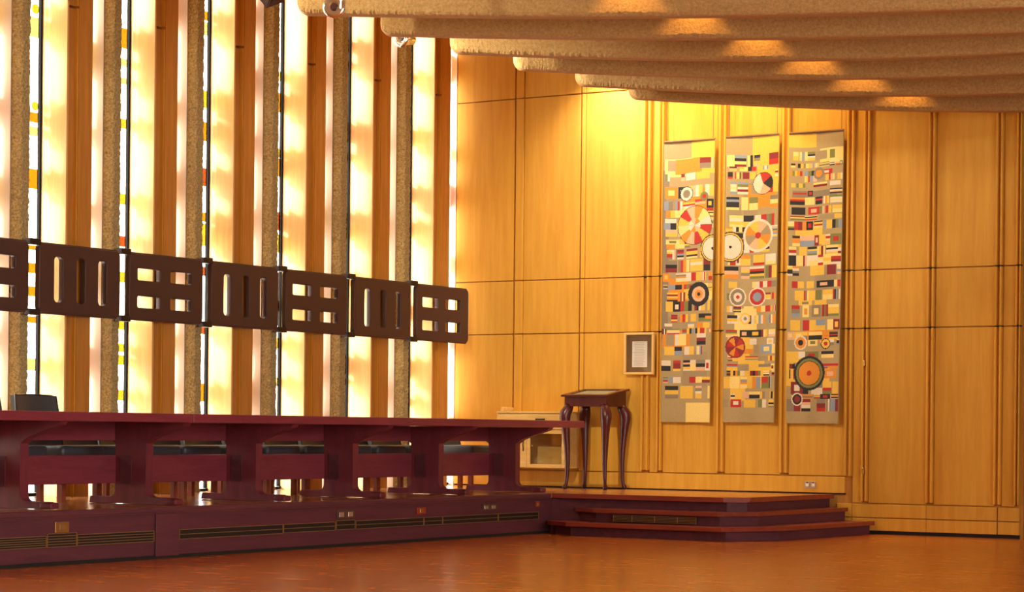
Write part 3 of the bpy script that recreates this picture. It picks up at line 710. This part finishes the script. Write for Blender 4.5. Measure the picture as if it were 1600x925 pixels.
# ------------------------------------------------------------------ three patchwork tapestries
COL = {'bg': (.42, .30, .14), 'bg2': (.36, .26, .14), 'ye': (.80, .48, .07), 'ly': (.86, .62, .20), 'or': (.72, .26, .03), 'rd': (.48, .035, .025), 'mr': (.24, .03, .03),
       'bk': (.03, .025, .025), 'gy': (.26, .20, .13), 'wh': (.74, .62, .46), 'bl': (.26, .30, .36), 'gn': (.20, .20, .06), 'pk': (.74, .42, .24)}
def tapestry(x0, x1, z0, z1, seed, label, discs, base):
    wd, ht = x1-x0, z1-z0
    NX, NZ = 96, int(96*ht/wd); rg = random.Random(seed)
    img = [['bg']*NX for _ in range(NZ)]
    def rect(u0, u1, v0, v1, c):
        for j in range(max(0, int(v0*NZ)), min(NZ, int(v1*NZ))):
            for i in range(max(0, int(u0*NX)), min(NX, int(u1*NX))): img[j][i] = c
    def disc(cu, cv, r, rings):
        # rings: (share of radius, colour) from the outside in; cv down from the top
        R_ = r*NX
        for j in range(int(cv*NZ-R_)-1, int(cv*NZ+R_)+2):
            for i in range(int(cu*NX-R_)-1, int(cu*NX+R_)+2):
                if 0 <= i < NX and 0 <= j < NZ:
                    d_ = math.hypot(i-cu*NX, j-cv*NZ)/R_
                    for s_, c in rings:
                        if d_ <= s_: img[j][i] = c(i-cu*NX, j-cv*NZ) if callable(c) else c
    for (u0, u1, v0, v1, c) in base: rect(u0, u1, v0, v1, c)
    pal = ['ye', 'ye', 'ly', 'or', 'rd', 'rd', 'mr', 'bk', 'gy', 'wh', 'wh', 'bl', 'gn', 'pk', 'ye', 'bk', 'ly']
    for q in range(9): u = rg.uniform(0, .6); v = rg.uniform(.05, .85); rect(u, u+rg.uniform(.25, .6), v, v+rg.uniform(.04, .13), rg.choice(['ye', 'ly', 'ye', 'bg2', 'or']))
    # patchwork of stripes and blocks
    v = .065
    while v < .93:
        bh = rg.uniform(.014, .045); u = rg.uniform(0, .10)
        while u < .96:
            bw_ = rg.uniform(.07, .27); kd = rg.random()
            u1 = min(.99, u+bw_)
            if kd < .40:
                n_ = rg.randint(2, 5)
                for q in range(n_): rect(u, u1, v+bh*q/n_, v+bh*(q+1)/n_, rg.choice(pal))
            elif kd < .66:
                n_ = rg.randint(2, 5)
                for q in range(n_): rect(u+(u1-u)*q/n_, u+(u1-u)*(q+1)/n_, v, v+bh, rg.choice(pal))
            elif kd < .80:
                c1, c2 = rg.choice(pal), rg.choice(pal); rect(u, u1, v, v+bh, c1)
                rect(u+(u1-u)*.25, u+(u1-u)*.75, v+bh*.25, v+bh*.75, c2)
            elif kd < .9: rect(u, u1, v, v+bh, rg.choice(['ye', 'ly', 'bg2', 'ye']))
            u = u1+rg.choice((0, 0, .02, .05))
        v += bh+rg.choice((0, .004, .01, .02))
    for (cu, cv, r, rings) in discs: disc(cu, cv, r, rings)
    root = tag(empty('tapestry', ((x0+x1)/2, YB-.03, z0)), label, 'tapestry', 'three tapestries hung between the battens')
    verts, faces, cols = [], [], []
    for j in range(NZ+1):
        v = j/NZ
        for i in range(NX+1):
            u = i/NX
            y = -.030-.010*math.sin(u*5+seed)*(.3+.7*v)-.008*math.sin(u*11+v*4)*v-.012*v*v
            skew = .012*(1-v)*0
            zt = ht*(1-v)+.010*math.sin(u*6+seed)*(1-v)
            xx = (u-.5)*wd*(1-.035*v)-.012*v
            verts.append((xx, y, zt))
    for j in range(NZ):
        for i in range(NX):
            a_ = j*(NX+1)+i; faces.append((a_, a_+NX+1, a_+NX+2, a_+1)); cols.append(COL[img[j][i]])
    n0 = len(verts)
    # back face a little behind, and the rim
    step = NX+1
    rim = list(range(0, step))+[j*step+NX for j in range(1, NZ+1)]+[NZ*step+i for i in range(NX-1, -1, -1)]+[j*step for j in range(NZ-1, 0, -1)]
    for q in rim: x_, y_, z_ = verts[q]; verts.append((x_, y_+.012, z_))
    for q in range(len(rim)):
        q2 = (q+1) % len(rim); faces.append((rim[q], rim[q2], n0+q2, n0+q)); cols.append(COL['bg2'])
    me = bpy.data.meshes.new('woven_cloth'); me.from_pydata(verts, [], faces); me.update()
    at_ = me.attributes.new('weave', 'FLOAT_COLOR', 'FACE')
    at_.data.foreach_set('color', [x for c in cols for x in (*c, 1.0)])
    me.materials.append(M['tapestry_weave'])
    for p_ in me.polygons: p_.use_smooth = True
    link('woven_cloth', me, root)
    MB().tube([(-wd/2+.004, -.026, ht+.002), (wd/2-.004, -.026, ht+.002)], .014, 8).build('hem_rod', 'mat_board', root)
    for s_ in (-1, 1): MB().tube([(s_*(wd/2-.03), -.022, ht+.01), (s_*(wd/2-.03), -.022, CEIL-z0-.001)], .003, 6).build('hanging_wire', 'hanging_wire', root)
    return root
def wedge(n, *cs): return lambda dx, dy: cs[int((math.atan2(dy, dx)+PI)/(2*PI)*n) % len(cs)]
tapestry(2.842, 3.468, 1.150, 4.215, 3, 'left of the three woven tapestries, patchwork of coloured blocks and discs',
  [(.62, .30, .34, [(1, 'bk'), (.97, wedge(12, 'ye', 'rd', 'pk', 'or', 'ly', 'wh', 'rd')), (.35, wedge(7, 'wh', 'pk', 'or'))]), (.45, .185, .13, [(1, 'bk'), (.9, 'wh'), (.55, 'gy')]),
   (.98, .385, .24, [(1, 'bk'), (.93, 'ye'), (.84, 'bk'), (.8, 'wh'), (.1, 'bk')]), (.72, .545, .21, [(1, 'bk'), (.62, 'pk'), (.35, 'or'), (.15, 'bk')]), (.80, .20, .08, [(1, 'gn'), (.5, 'rd')])],
  [(0, 1, 0, .065, 'bg'), (.55, 1, 0, .12, 'ye'), (0, .12, .1, .7, 'gy'), (0, 1, .93, 1, 'bg'), (.5, 1, .93, 1, 'ly')])
tapestry(3.598, 4.226, 1.152, 4.225, 8, 'middle of the three woven tapestries, patchwork with a two-colour wheel',
  [(.70, .165, .19, [(1, 'bk'), (.95, wedge(5, 'wh', 'rd', 'bk', 'pk'))]), (.62, .345, .28, [(1, 'wh'), (.86, wedge(8, 'or', 'ye', 'pk', 'bg2')), (.2, 'rd')]), (.10, .385, .26, [(1, 'bk'), (.93, 'ye'), (.84, 'bk'), (.8, 'wh'), (.1, 'bk')]),
   (.25, .56, .16, [(1, 'wh'), (.85, 'gy'), (.5, 'wh'), (.2, 'rd')]), (.62, .56, .16, [(1, 'wh'), (.85, 'rd'), (.5, 'bl')]), (.22, .735, .19, [(1, 'mr'), (.85, wedge(9, 'rd', 'or', 'mr'))]), (.40, .635, .10, [(1, 'ye'), (.7, 'wh'), (.3, 'gy')])],
  [(.5, 1, 0, .1, 'ye'), (0, 1, .93, 1, 'bg')])
tapestry(4.338, 4.964, 1.145, 4.222, 15, 'right of the three woven tapestries, with a large dark-ringed orange disc low down',
  [(.42, .825, .29, [(1, 'bk'), (.86, 'gn'), (.72, 'bk'), (.68, 'or'), (.15, 'rd')]), (.20, .915, .11, [(1, 'wh'), (.8, 'bk'), (.5, 'mr')]), (.72, .725, .09, [(1, 'bk'), (.85, 'ye'), (.4, 'rd')]), (.25, .72, .12, [(1, 'wh'), (.8, 'or'), (.4, 'bk')]), (.55, .14, .10, [(1, 'gy'), (.6, 'or')])],
  [(.08, .9, .2, .23, 'gy'), (.0, .5, 0, .05, 'ye'), (0, 1, .93, 1, 'bg')])
